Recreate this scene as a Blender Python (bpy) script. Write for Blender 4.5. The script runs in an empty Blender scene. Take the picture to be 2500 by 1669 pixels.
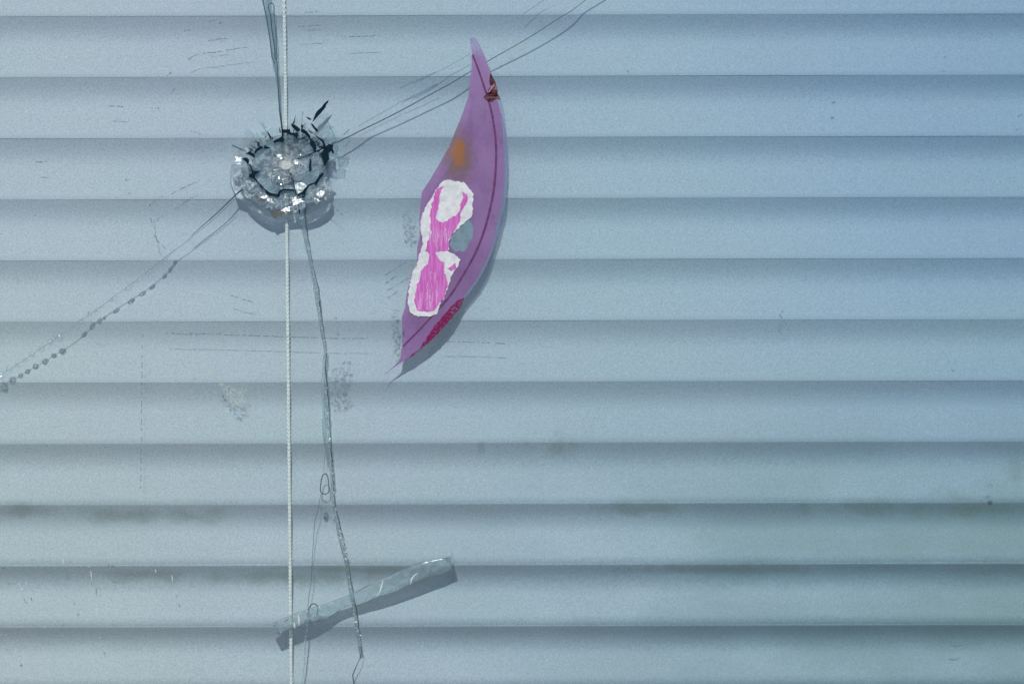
import bpy, bmesh, math, random
from mathutils import Vector, noise as mnoise
from mathutils.geometry import tessellate_polygon
R = random.Random(7)
sc = bpy.context.scene
COL = sc.collection

# ---------------------------------------------------------------- camera, sky, sun, exposure
PX = 0.000141            # metres per photo pixel on the glass (a 25 mm blind slat shows 149 px)
DIST = 0.90              # camera to glass
Z0 = 0.20                # height of the picture centre above the pane's bottom edge
cam_d = bpy.data.cameras.new('camera')
cam = bpy.data.objects.new('camera', cam_d); COL.objects.link(cam)
cam.location = (0, -DIST, Z0); cam.rotation_euler = (math.radians(90), 0, 0)
cam_d.sensor_width = 36.0; cam_d.lens = 36.0 * DIST / (2500 * PX)
cam_d.clip_start = 0.01; cam_d.clip_end = 200
sc.camera = cam

SUN_EL = math.radians(38)
world = bpy.data.worlds.new('World'); sc.world = world; world.use_nodes = True
wn = world.node_tree; wn.nodes.clear()
sky = wn.nodes.new('ShaderNodeTexSky'); sky.sky_type = 'NISHITA'; sky.sun_disc = False
sky.dust_density = 0.0; sky.ozone_density = 10.0; sky.air_density = 0.7
sky.sun_elevation = SUN_EL; sky.sun_rotation = math.pi
bg = wn.nodes.new('ShaderNodeBackground'); bg.inputs['Strength'].default_value = 0.095
wo = wn.nodes.new('ShaderNodeOutputWorld')
wn.links.new(sky.outputs[0], bg.inputs[0]); wn.links.new(bg.outputs[0], wo.inputs[0])
sun_d = bpy.data.lights.new('sun', 'SUN'); sun_d.energy = 3.4; sun_d.angle = math.radians(0.53)
sun_d.color = (1.0, 0.96, 0.91)
sun = bpy.data.objects.new('sun', sun_d); COL.objects.link(sun)
sun.location = (-0.1, -1.5, 1.6)
sun.rotation_euler = Vector((0.04, math.cos(SUN_EL), -math.sin(SUN_EL))).to_track_quat('-Z', 'Y').to_euler()
vs = sc.view_settings
vs.view_transform = 'Standard'; vs.look = 'None'; vs.exposure = 0.0; vs.gamma = 1.0; vs.use_curve_mapping = False
sc.render.engine = 'CYCLES'
sc.cycles.transparent_max_bounces = 24
sc.cycles.transmission_bounces = 10
sc.cycles.diffuse_bounces = 3

# depths (metres, +y goes into the room): pane front 0, pane back, cord, blind
T = 0.0034
Y_CORD = 0.00425
Y_LIP = 0.0052

def P(u, v, y=0.0):
    k = PX * (1 + y / DIST)
    return Vector(((u - 1250) * k, y, (834.5 - v) * k + Z0))

def reg(u0, v0, k): return lambda x, y: (u0 + x / k, v0 + y / k)
A = reg(520, 200, 3.921); B = reg(940, 60, 3.136); C = reg(900, 400, 2.703); D = reg(0, 380, 2.613)
E = reg(580, 1080, 2.662); F = reg(540, 0, 4.9); G = reg(620, 480, 2.529); H = reg(1500, 900, 2.039)
I = reg(0, 0, 3.734); J = reg(0, 1000, 2.344); K = reg(1300, 0, 1.9575); L = reg(480, 800, 5.226)
M = reg(800, 0, 3.356)
def pts(f, *xy): return [f(x, y) for x, y in xy]

# ---------------------------------------------------------------- materials
class NT:
    def __init__(s, name):
        s.m = bpy.data.materials.new(name); s.m.use_nodes = True
        s.t = s.m.node_tree; s.t.nodes.clear()
        s.out = s.n('ShaderNodeOutputMaterial')
    def n(s, typ, **kw):
        nd = s.t.nodes.new(typ)
        for k, v in kw.items():
            if hasattr(nd, k): setattr(nd, k, v)
        return nd
    def l(s, a, b): s.t.links.new(a, b)
    def val(s, sock, v):
        if hasattr(v, 'is_output') or hasattr(v, 'links') and not isinstance(v, (tuple, list)): s.l(v, sock)
        elif isinstance(v, tuple) and len(v) == 3 and sock.type == 'RGBA': sock.default_value = (*v, 1)
        else: sock.default_value = v
    def sh(s, typ, **inp):
        nd = s.n(typ)
        for k, v in inp.items(): s.val(nd.inputs[k.replace('_', ' ')], v)
        return nd.outputs[0]
    def mix(s, f, a, b):
        nd = s.n('ShaderNodeMixShader'); s.val(nd.inputs[0], f); s.l(a, nd.inputs[1]); s.l(b, nd.inputs[2]); return nd.outputs[0]
    def math(s, op, a, b=0.0, c=0.0, clamp=False):
        nd = s.n('ShaderNodeMath', operation=op, use_clamp=clamp)
        s.val(nd.inputs[0], a); s.val(nd.inputs[1], b); s.val(nd.inputs[2], c); return nd.outputs[0]
    def rng(s, v, a, b, c=0.0, d=1.0, smooth=True):
        nd = s.n('ShaderNodeMapRange', interpolation_type='SMOOTHSTEP' if smooth else 'LINEAR')
        s.val(nd.inputs[0], v)
        for i, x in enumerate((a, b, c, d)): s.val(nd.inputs[i + 1], x)
        return nd.outputs[0]
    def pos(s):
        return s.n('ShaderNodeNewGeometry').outputs['Position']
    def noise(s, scale=10.0, vec=None, stretch=None, detail=4.0, rough=0.55, off=(0, 0, 0)):
        if vec is None: vec = s.pos()
        mp = s.n('ShaderNodeMapping'); s.l(vec, mp.inputs[0])
        mp.inputs['Location'].default_value = off
        if stretch: mp.inputs['Scale'].default_value = stretch
        nd = s.n('ShaderNodeTexNoise'); s.l(mp.outputs[0], nd.inputs['Vector'])
        nd.inputs['Scale'].default_value = scale; nd.inputs['Detail'].default_value = detail
        nd.inputs['Roughness'].default_value = rough
        return nd.outputs['Fac']
    def cmix(s, f, a, b):
        nd = s.n('ShaderNodeMix', data_type='RGBA'); s.val(nd.inputs[0], f)
        s.val(nd.inputs[6], a); s.val(nd.inputs[7], b); return nd.outputs[2]
    def bump(s, h, strength=0.3, dist=0.0002):
        nd = s.n('ShaderNodeBump'); nd.inputs['Strength'].default_value = strength
        nd.inputs['Distance'].default_value = dist; s.l(h, nd.inputs['Height']); return nd.outputs[0]
    def blob(s, u, v, ru, rv, y=0.0, wob=0.35, wscale=260.0, edge=0.25):
        """0..1 soft patch around a photo point, its edge broken up by noise"""
        p = P(u, v, y)
        mp = s.n('ShaderNodeMapping', vector_type='TEXTURE'); s.l(s.pos(), mp.inputs[0])
        mp.inputs['Location'].default_value = p
        mp.inputs['Scale'].default_value = (ru * PX, 1.0, rv * PX)
        ln = s.n('ShaderNodeVectorMath', operation='LENGTH'); s.l(mp.outputs[0], ln.inputs[0])
        c = s.__dict__.setdefault('cache', {})
        nz = c.get(wscale) or c.setdefault(wscale, s.noise(wscale, detail=2))
        d = s.math('ADD', ln.outputs['Value'], s.math('MULTIPLY', s.math('SUBTRACT', nz, 0.5), wob * 4))
        return s.rng(d, 1.0, edge)
    def done(s, sh): s.l(sh, s.out.inputs['Surface']); return s.m

def mat_slat():
    s = NT('blind_paint')
    low = s.noise(9.0, stretch=(1, 0, 2.2), detail=3)
    # paint colour goes warmer and paler towards one end of the slats
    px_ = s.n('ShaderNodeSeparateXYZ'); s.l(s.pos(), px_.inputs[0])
    x_mix = s.rng(s.math('ADD', px_.outputs['X'], s.math('MULTIPLY', s.math('SUBTRACT', low, 0.5), 0.10)), 0.19, -0.15, smooth=False)
    col = s.cmix(x_mix, (0.225, 0.325, 0.44), (0.405, 0.445, 0.495))
    col = s.cmix(s.rng(s.noise(13.0, stretch=(1, 0, 2.5), detail=2, off=(7, 0, 2)), 0.4, 0.66, 0, 0.5), col, s.cmix(x_mix, (0.23, 0.34, 0.405), (0.39, 0.455, 0.48)))
    # lower slats go darker and greener, most at the bluer end
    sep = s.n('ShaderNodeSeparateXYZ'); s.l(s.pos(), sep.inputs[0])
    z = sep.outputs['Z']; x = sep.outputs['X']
    low_mix = s.math('MULTIPLY', s.rng(z, Z0 + 0.0, Z0 - 0.075), s.rng(s.noise(26.0, stretch=(0.6, 0, 1.4), off=(3, 0, 1)), 0.30, 0.62, 0.25, 1.0))
    col = s.cmix(s.math('MULTIPLY', low_mix, s.rng(x_mix, 0, 0.75, 0.95, 0.16)), col, (0.165, 0.25, 0.275))
    # mould patches along two of the joints
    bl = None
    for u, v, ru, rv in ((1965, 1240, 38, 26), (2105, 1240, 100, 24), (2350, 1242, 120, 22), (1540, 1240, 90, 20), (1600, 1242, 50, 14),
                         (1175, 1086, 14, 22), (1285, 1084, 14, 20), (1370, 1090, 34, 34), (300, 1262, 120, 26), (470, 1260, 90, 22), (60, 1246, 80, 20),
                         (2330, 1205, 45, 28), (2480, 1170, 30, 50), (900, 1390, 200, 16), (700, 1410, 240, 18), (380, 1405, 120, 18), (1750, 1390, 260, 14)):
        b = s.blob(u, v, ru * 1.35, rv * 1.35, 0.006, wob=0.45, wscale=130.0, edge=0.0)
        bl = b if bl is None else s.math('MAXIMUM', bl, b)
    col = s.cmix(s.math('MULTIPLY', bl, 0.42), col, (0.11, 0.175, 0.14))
    col = s.cmix(s.math('MULTIPLY', s.blob(2416, 1226, 9, 11, 0.006, wob=0.12, wscale=700), 0.8), col, (0.03, 0.06, 0.11))  # dark blot: the dirt spot's shadow deepened in the slat colour
    # specks
    sp = s.noise(1900.0, detail=1)
    hv = s.n('ShaderNodeHueSaturation'); s.l(col, hv.inputs['Color']); s.l(s.rng(sp, 0.3, 0.7, 0.87, 1.13, smooth=False), hv.inputs['Value']); col = hv.outputs[0]
    sp2 = s.noise(1700.0, detail=1, off=(1, 2, 3))
    col = s.cmix(s.rng(sp2, 0.62, 0.75, 0.0, 0.30), col, (0.16, 0.24, 0.30))
    bs = s.n('ShaderNodeBsdfPrincipled'); s.l(col, bs.inputs['Base Color'])
    bs.inputs['Roughness'].default_value = 0.55; bs.inputs['Specular IOR Level'].default_value = 0.35
    return s.done(bs.outputs[0])

def mat_pane():
    s = NT('window_glass')
    tr = s.sh('ShaderNodeBsdfTransparent', Color=(0.955, 0.985, 0.98))
    fr = s.n('ShaderNodeFresnel'); fr.inputs['IOR'].default_value = 1.45
    gl = s.sh('ShaderNodeBsdfGlossy', Color=(1, 1, 1), Roughness=0.0)
    g = s.mix(fr.outputs[0], tr, gl)
    # thin dust film: heavier on one half of the pane, patchy, with fine grains
    sep = s.n('ShaderNodeSeparateXYZ'); s.l(s.pos(), sep.inputs[0])
    x = sep.outputs['X']
    grad = s.rng(x, 0.13, -0.15)
    patch = s.rng(s.noise(14.0, detail=5), 0.3, 0.7, 0.75, 1.25)
    grain = s.rng(s.noise(3600.0, detail=2), 0.42, 0.72, 0.6, 1.7)
    dust = s.math('MULTIPLY', s.math('MULTIPLY', s.math('MULTIPLY_ADD', grad, 0.045, 0.01), patch), grain)
    corner = s.math('MULTIPLY', s.blob(60, 1600, 330, 330, wob=0.5, wscale=40), s.rng(s.noise(2600.0, detail=1, off=(5, 1, 2)), 0.60, 0.74, 0.0, 0.28))
    dust = s.math('ADD', dust, corner)
    df = s.sh('ShaderNodeBsdfDiffuse', Color=(0.74, 0.66, 0.58))
    return s.done(s.mix(dust, g, df))

def mat_glass_edge():
    s = NT('pane_edge_glass')
    return s.done(s.mix(0.5, s.sh('ShaderNodeBsdfTransparent', Color=(0.6, 0.85, 0.8)), s.sh('ShaderNodeBsdfGlossy', Roughness=0.2, Color=(0.7, 0.9, 0.85))))

def mat_shard(name, tint, trans, rough, frost, fcol, bump=0.6, bscale=900.0, ior=1.4, coat=0.0):
    s = NT(name)
    nb = s.bump(s.noise(bscale, detail=3), bump, 0.0004)
    tr = s.sh('ShaderNodeBsdfTransparent', Color=tint)
    g = s.sh('ShaderNodeBsdfGlass', Color=tint, Roughness=rough, IOR=ior, Normal=nb)
    if coat: g = s.mix(coat, g, s.sh('ShaderNodeBsdfGlossy', Color=(1, 1, 1), Roughness=0.18, Normal=nb))
    a = s.mix(1 - trans, tr, g)
    fz = s.rng(s.noise(700.0, detail=4, off=(2, 7, 1)), 0.35, 0.7, frost * 0.3, frost * 1.7)
    return s.done(s.mix(fz, a, s.sh('ShaderNodeBsdfDiffuse', Color=fcol)))

def mat_crack(name, col, trans, gloss=0.012):
    s = NT(name)
    d = s.mix(gloss, s.sh('ShaderNodeBsdfDiffuse', Color=col), s.sh('ShaderNodeBsdfGlossy', Roughness=0.15, Color=(0.7, 0.85, 0.9)))
    return s.done(s.mix(trans, d, s.sh('ShaderNodeBsdfTransparent', Color=(0.85, 0.95, 0.96))))

def mat_broken(name, col, trans, scale, lo, hi, stretch=None):
    """a film that breaks up into bits: opaque where the noise is high"""
    s = NT(name)
    f = s.rng(s.noise(scale, detail=3, stretch=stretch), lo, hi, 0.0, 1.0 - trans)
    return s.done(s.mix(f, s.sh('ShaderNodeBsdfTransparent', Color=(1, 1, 1)), s.sh('ShaderNodeBsdfDiffuse', Color=col)))

def mat_film():
    s = NT('purple_vinyl')
    n1 = s.noise(60.0, detail=5)
    col = s.cmix(s.rng(n1, 0.3, 0.7), (0.33, 0.175, 0.385), (0.42, 0.245, 0.475))
    n2 = s.noise(3500.0, detail=2)
    col = s.cmix(s.rng(s.noise(1500.0, detail=3, off=(9, 3, 1)), 0.52, 0.75, 0, 0.45), col, (0.50, 0.34, 0.55))
    col = s.cmix(s.math('MULTIPLY', s.blob(*B(720, 420), 75, 150, wob=0.2, wscale=90, edge=0.0), 0.55), col, (0.47, 0.30, 0.53))
    col = s.cmix(s.math('MULTIPLY', s.blob(*C(500, 700), 110, 260, wob=0.3, wscale=90, edge=0.0), 0.35), col, (0.26, 0.14, 0.31))
    col = s.cmix(s.rng(s.noise(240.0, detail=4, stretch=(1.6, 1, 0.7), off=(1, 8, 5)), 0.5, 0.72, 0, 0.30), col, (0.20, 0.10, 0.25))
    # faded ink at the top end and along the outer rim is nearly clear
    rust = s.blob(*B(558, 1010), 56, 98, wob=0.22, wscale=420)
    core = s.blob(*B(562, 985), 26, 52, wob=0.3, wscale=420)
    col = s.cmix(s.math('MULTIPLY', rust, s.rng(n2, 0.3, 0.6, 0.55, 0.95)), col, (0.26, 0.165, 0.125))
    col = s.cmix(s.math('MULTIPLY', core, 0.95), col, (0.50, 0.20, 0.035))
    nb = s.bump(s.noise(500.0, detail=4), 0.25, 0.0002)
    df = s.sh('ShaderNodeBsdfDiffuse', Color=col, Normal=nb)
    tl = s.sh('ShaderNodeBsdfTranslucent', Color=col)
    gl = s.sh('ShaderNodeBsdfGlossy', Color=(1, 1, 1), Roughness=0.35, Normal=nb)
    body = s.mix(0.04, s.mix(0.25, df, tl), gl)
    tip = s.blob(*B(690, 150), 40, 46, wob=0.2)
    tr = s.math('MAXIMUM', 0.36, s.math('MULTIPLY', tip, 0.9))
    return s.done(s.mix(tr, body, s.sh('ShaderNodeBsdfTransparent', Color=(0.93, 0.86, 0.96))))

def mat_plain(name, col, rough=0.7, var=0.25, scale=800.0, col2=None, stretch=None, bump=0.3):
    s = NT(name)
    n = s.noise(scale, detail=4, stretch=stretch)
    c2 = col2 or tuple(c * (1 - var) for c in col)
    c = s.cmix(s.rng(n, 0.38, 0.62), col, c2)
    bs = s.n('ShaderNodeBsdfPrincipled'); s.l(c, bs.inputs['Base Color']); bs.inputs['Roughness'].default_value = rough
    bs.inputs['Specular IOR Level'].default_value = 0.25
    s.l(s.bump(n, bump, 0.0002), bs.inputs['Normal'])
    return s.done(bs.outputs[0])

def mat_rim():
    s = NT('clear_film_rim')
    d = s.mix(0.10, s.sh('ShaderNodeBsdfDiffuse', Color=(0.30, 0.32, 0.46)), s.sh('ShaderNodeBsdfGlossy', Roughness=0.3))
    return s.done(s.mix(0.66, d, s.sh('ShaderNodeBsdfTransparent', Color=(0.90, 0.90, 0.95))))

def mat_tape():
    s = NT('clear_tape')
    nb = s.bump(s.noise(260.0, detail=4, stretch=(1, 1, 1)), 0.5, 0.0006)
    nz = s.noise(330.0, detail=4, off=(4, 4, 4))
    d = s.sh('ShaderNodeBsdfDiffuse', Color=(0.38, 0.48, 0.52))
    gs = s.sh('ShaderNodeBsdfGlass', Roughness=0.12, IOR=1.12, Color=(0.90, 0.95, 0.93), Normal=nb)
    g = s.sh('ShaderNodeBsdfGlossy', Roughness=0.22, Color=(1, 1, 1), Normal=nb)
    body = s.mix(0.05, s.mix(s.rng(nz, 0.35, 0.65, 0.12, 0.40), gs, d), g)
    return s.done(s.mix(0.05, body, s.sh('ShaderNodeBsdfTransparent', Color=(0.86, 0.93, 0.92))))

def mat_clean():
    s = NT('clean_glass')
    fr = s.n('ShaderNodeFresnel'); fr.inputs['IOR'].default_value = 1.45
    return s.done(s.mix(fr.outputs[0], s.sh('ShaderNodeBsdfTransparent', Color=(0.955, 0.985, 0.98)), s.sh('ShaderNodeBsdfGlossy', Roughness=0.0)))

MAT = dict(clean=mat_clean(),
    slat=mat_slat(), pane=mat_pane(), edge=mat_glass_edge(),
    shard=mat_shard('shard_glass', (0.84, 0.93, 0.94), 0.40, 0.06, 0.16, (0.54, 0.62, 0.63), ior=1.25, bump=0.45, coat=0.03),
    flake=mat_shard('flake_glass', (0.90, 0.96, 0.96), 0.16, 0.05, 0.16, (0.66, 0.72, 0.73), ior=1.2, coat=0.08, bscale=1250.0, bump=0.45),
    chip=mat_shard('chip_glass', (0.92, 0.955, 0.96), 0.70, 0.08, 0.06, (0.48, 0.56, 0.58), ior=1.15),
    crumb=mat_shard('crushed_glass', (0.93, 0.98, 0.98), 0.15, 0.15, 0.30, (0.75, 0.80, 0.80), bump=0.2, coat=0.30),
    spark=mat_shard('white_powder_glint', (0.95, 0.98, 0.98), 0.05, 0.2, 0.45, (0.92, 0.94, 0.93), bump=0.1, coat=0.55),  # white powder that also stands in for glints
    lens=mat_shard('bubble_glass', (0.93, 0.97, 0.98), 0.22, 0.02, 0.02, (0.5, 0.6, 0.65), bump=0.0, ior=1.10, coat=0.05),
    ribbon=mat_shard('crack_glass', (0.92, 0.97, 0.97), 0.58, 0.06, 0.10, (0.55, 0.64, 0.65), bump=0.6, bscale=1500.0, ior=1.15, coat=0.06),
    soft=mat_shard('oblique_crack_glass', (0.86, 0.94, 0.94), 0.72, 0.05, 0.04, (0.4, 0.5, 0.5), bump=0.2),
    facet=mat_crack('black_fracture', (0.004, 0.014, 0.022), 0.0),
    spike=mat_crack('black_spike', (0.003, 0.012, 0.02), 0.12),
    line=mat_crack('crack_edge', (0.008, 0.035, 0.05), 0.42),
    hair=mat_crack('hairline_crack', (0.06, 0.14, 0.18), 0.74),
    scratch=mat_broken('scratched_glass', (0.15, 0.23, 0.27), 0.48, 700.0, 0.36, 0.62),
    plug=mat_plain('powdered_glass', (0.60, 0.64, 0.60), 0.8, 0.35, 2400.0),
    grit=mat_plain('brown_grit', (0.17, 0.175, 0.155), 0.9, 0.6, 1800.0),
    cord=mat_plain('cord_fibre', (0.80, 0.83, 0.80), 0.55, 0.25, 3000.0, bump=0.5),
    film=mat_film(), rim=mat_rim(), bare=mat_broken('bare_film', (0.26, 0.37, 0.42), 0.35, 300.0, 0.1, 0.6),
    stripe=mat_plain('plum_ink', (0.155, 0.045, 0.15), 0.6, 0.35, 600.0),
    paper=mat_plain('torn_paper', (0.70, 0.715, 0.69), 0.9, 0.16, 420.0, bump=0.6),
    pink=mat_plain('pink_ink', (0.52, 0.10, 0.39), 0.7, 0.2, 420.0, col2=(0.60, 0.18, 0.49), stretch=(3.2, 1, 0.35)),
    fibre=mat_plain('paper_fibre', (0.72, 0.45, 0.66), 0.9, 0.2, 900.0),
    red=mat_broken('crimson_ink', (0.22, 0.018, 0.085), 0.0, 1900.0, 0.36, 0.56),
    scrap=mat_plain('dried_scrap', (0.04, 0.010, 0.014), 0.45, 0.6, 900.0, col2=(0.12, 0.025, 0.03)),
    tape=mat_tape(),
    smudge=mat_broken('powdery_smudge', (0.50, 0.55, 0.47), 0.40, 1300.0, 0.44, 0.72),
    grey=mat_broken('grey_film', (0.22, 0.30, 0.33), 0.55, 900.0, 0.42, 0.70),
    dirt=mat_plain('dark_dirt', (0.05, 0.085, 0.10), 0.8, 0.4, 1500.0),
)

# ---------------------------------------------------------------- object helpers
def empty(name, loc, label, cat, group=None):
    o = bpy.data.objects.new(name, None); COL.objects.link(o); o.location = loc
    o.empty_display_size = 0.01
    o['label'] = label; o['category'] = cat
    if group: o['group'] = group
    return o
def root_of(o):
    while o.parent: o = o.parent
    return o
def mesh_obj(name, verts, faces, mat, parent, smooth=False, label=None, kind=None):
    base = root_of(parent).location
    me = bpy.data.meshes.new(name)
    me.from_pydata([tuple(Vector(v) - base) for v in verts], [], faces)
    me.validate(); me.update()
    bm = bmesh.new(); bm.from_mesh(me); bmesh.ops.recalc_face_normals(bm, faces=bm.faces); bm.to_mesh(me); bm.free()
    for m in (mat if isinstance(mat, list) else [mat]): me.materials.append(MAT[m])
    if smooth:
        for p in me.polygons: p.use_smooth = True
    o = bpy.data.objects.new(name, me); COL.objects.link(o); o.parent = parent
    if label: o['label'] = label
    if kind: o['kind'] = kind
    return o
def prism_geo(loops, y, thick):
    """extruded outline (first loop) with holes; y may be a function of (u,v)"""
    yf = y if callable(y) else (lambda u, v: y)
    tris = tessellate_polygon([[Vector((u, v, 0)) for u, v in lp] for lp in loops])
    flat = [p for lp in loops for p in lp]; n = len(flat)
    vs_ = [P(u, v, yf(u, v)) for u, v in flat] + [P(u, v, yf(u, v) + thick) for u, v in flat]
    fs = [tuple(t) for t in tris] + [tuple(reversed([i + n for i in t])) for t in tris]
    o = 0
    for lp in loops:
        m = len(lp)
        for i in range(m):
            a, b = o + i, o + (i + 1) % m
            fs.append((a, b, b + n, a + n))
        o += m
    return vs_, fs
def prism(name, loops, y, thick, mat, parent, **kw):
    if not isinstance(loops[0][0], (tuple, list)): loops = [loops]
    v, f = prism_geo(loops, y, thick)
    return mesh_obj(name, v, f, mat, parent, **kw)
def resample(p, step):
    out = [p[0]]
    for a, b in zip(p, p[1:]):
        d = math.hypot(b[0] - a[0], b[1] - a[1]); n = max(1, int(d / step))
        for i in range(1, n + 1): out.append((a[0] + (b[0] - a[0]) * i / n, a[1] + (b[1] - a[1]) * i / n))
    return out
def smooth_line(p, closed=False, it=2):
    for _ in range(it):
        q = [] if closed else [p[0]]
        seq = list(zip(p, p[1:] + ([p[0]] if closed else [])))
        for a, b in seq:
            q += [(a[0] * .75 + b[0] * .25, a[1] * .75 + b[1] * .25), (a[0] * .25 + b[0] * .75, a[1] * .25 + b[1] * .75)]
        if not closed: q.append(p[-1])
        p = q
    return p
def ragged(p, amp, step, seed=0, closed=True):
    r = random.Random(seed)
    q = resample(p + [p[0]] if closed else p, step)
    if closed: q = q[:-1]
    return [(u + r.uniform(-amp, amp), v + r.uniform(-amp, amp)) for u, v in q]
def strip_geo(line, w, y, depth, closed=False):
    """crack: a diamond-section bar along a polyline; w = full width in px (number or function of 0..1)"""
    n = len(line); vs_, fs = [], []
    wf = w if callable(w) else (lambda t: w)
    yf = y if callable(y) else (lambda t: y)
    for i, (u, v) in enumerate(line):
        a = line[(i - 1) % n] if (i > 0 or closed) else line[0]
        b = line[(i + 1) % n] if (i < n - 1 or closed) else line[-1]
        dx, dy = b[0] - a[0], b[1] - a[1]; d = math.hypot(dx, dy) or 1
        nx, ny = -dy / d, dx / d; t = i / max(1, n - 1); h = wf(t) / 2; yy = yf(t)
        vs_ += [P(u + nx * h, v + ny * h, yy + depth / 2), P(u, v, yy), P(u - nx * h, v - ny * h, yy + depth / 2), P(u, v, yy + depth)]
    rg = range(n if closed else n - 1)
    for i in rg:
        a, b = 4 * i, 4 * ((i + 1) % n)
        for k in range(4): fs.append((a + k, a + (k + 1) % 4, b + (k + 1) % 4, b + k))
    if not closed:
        fs.append((0, 1, 2, 3)); e = 4 * (n - 1); fs.append((e + 3, e + 2, e + 1, e))
    return vs_, fs
def strip(name, line, w, y, depth, mat, parent, closed=False, **kw):
    v, f = strip_geo(line, w, y, depth, closed)
    return mesh_obj(name, v, f, mat, parent, **kw)
def band_geo(left, right, yl, yr, thick=0.00012):
    """ribbon of glass between two traced edges that lie at different depths"""
    n = max(len(left), len(right))
    def at(p, t):
        x = t * (len(p) - 1); i = min(int(x), len(p) - 2); f = x - i
        return (p[i][0] * (1 - f) + p[i + 1][0] * f, p[i][1] * (1 - f) + p[i + 1][1] * f)
    vs_, fs = [], []
    for i in range(n):
        a, b = at(left, i / (n - 1)), at(right, i / (n - 1))
        vs_ += [P(*a, yl), P(*b, yr), P(*b, yr + thick), P(*a, yl + thick)]
    for i in range(n - 1):
        q, w = 4 * i, 4 * i + 4
        for k in range(4): fs.append((q + k, q + (k + 1) % 4, w + (k + 1) % 4, w + k))
    fs.append((0, 1, 2, 3)); e = 4 * (n - 1); fs.append((e + 3, e + 2, e + 1, e))
    return vs_, fs
def dome_geo(u, v, ru, rv, y, depth, ang=0.0, nseg=14, nring=5):
    """flattened lens"""
    vs_, fs = [P(u, v, y - depth)], []
    ca, sa = math.cos(ang), math.sin(ang)
    rings = []
    for j in range(1, 2 * nring):
        ph = math.pi * j / (2 * nring); r = math.sin(ph); d = -math.cos(ph) * depth
        ring = []
        for i in range(nseg):
            t = 2 * math.pi * i / nseg; x, yy = ru * r * math.cos(t), rv * r * math.sin(t)
            ring.append(len(vs_)); vs_.append(P(u + x * ca - yy * sa, v + x * sa + yy * ca, y + d))
        rings.append(ring)
    vs_.append(P(u, v, y + depth)); last = len(vs_) - 1
    for i in range(nseg): fs.append((0, rings[0][i], rings[0][(i + 1) % nseg])); fs.append((last, rings[-1][(i + 1) % nseg], rings[-1][i]))
    for a, b in zip(rings, rings[1:]):
        for i in range(nseg): fs.append((a[i], b[i], b[(i + 1) % nseg], a[(i + 1) % nseg]))
    return vs_, fs
def merge(parts):
    vs_, fs = [], []
    for v, f in parts:
        o = len(vs_); vs_ += v; fs += [tuple(i + o for i in q) for q in f]
    return vs_, fs

# ---------------------------------------------------------------- the blind
blind = empty('venetian_blind', (0, Y_LIP, 0), 'closed pale blue horizontal slat blind hanging behind the cracked glass', 'blind')
PITCH = 149.05 * PX * (1 + Y_LIP / DIST)
SLOPE = math.tan(math.radians(-0.15))
def slat_profile(curl):
    """(y, z) points from the hidden top edge to the lower lip; z=0 at the joint above"""
    N = 40; h = PITCH
    def th(t, p):
        lo = -20.0 - 15 * curl
        if t < 0.52:
            k = max(0, t - 0.05) / 0.47; k = k * k * (3 - 2 * k); return lo + (p - lo) * k
        e0 = 0.90 - 0.12 * curl
        if t < e0: return p
        k = (t - e0) / (1 - e0); return p - (p + 3 + 22 * curl) * k * k
    a, b = 0.0, 40.0
    for _ in range(40):
        p = (a + b) / 2
        s = sum(math.sin(math.radians(th((i + .5) / N, p))) * h / N for i in range(N))
        if s < 0.00016: a = p
        else: b = p
    pr = [(0.0, 0.0)]; y = z = 0
    for i in range(N):
        t = math.radians(th((i + .5) / N, p)); y -= math.tan(t) * h / N; z -= h / N; pr.append((y, z))
    # bottom lip sits at y = 0
    dy = -pr[-1][0]; pr = [(q[0] + dy, q[1]) for q in pr]
    y0 = pr[0][0]
    hid = [(y0 + 0.00034, 0.0019), (y0 + 0.00016, 0.0012), (y0 + 0.0, 0.0005), (y0 - 0.00005, 0.00012)]
    return hid + pr
rows = range(-5, 16)
for k in rows:
    vjoint = 37.2 + 149.05 * k            # joint above this slat, at the picture's centre column
    curl = min(1.0, max(0.0, (k - 5) / 4.0))
    pr = slat_profile(curl)
    nx = 33; W = 0.36; th_ = 0.0001
    zc = P(1250, vjoint, Y_LIP).z
    rr = random.Random(k + 50); ph = rr.uniform(0, 6)
    verts, faces = [], []
    for side in (0, 1):
        for i in range(nx):
            x = -W + 2 * W * i / (nx - 1)
            wob = 0.00007 * math.sin(x * 21 + ph) + 0.00004 * math.sin(x * 57 + 2 * ph)
            for (y, z) in pr:
                verts.append((x, Y_LIP + y + side * th_ + wob * 0.4, zc + z - SLOPE * x + 0.00005 * math.sin(x * 21)))
    m = len(pr); off = nx * m
    for i in range(nx - 1):
        for j in range(m - 1):
            a = i * m + j; faces.append((a, a + m, a + m + 1, a + 1)); faces.append((a + off, a + 1 + off, a + m + 1 + off, a + m + off))
        for j in (0, m - 1):
            a = i * m + j; faces.append((a, a + m, a + m + off, a + off))
    for i in (0, nx - 1):
        for j in range(m - 1):
            a = i * m + j; faces.append((a, a + 1, a + 1 + off, a + off))
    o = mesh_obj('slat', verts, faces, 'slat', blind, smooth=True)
    o.data.set_sharp_from_angle(angle=math.radians(60))

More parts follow.
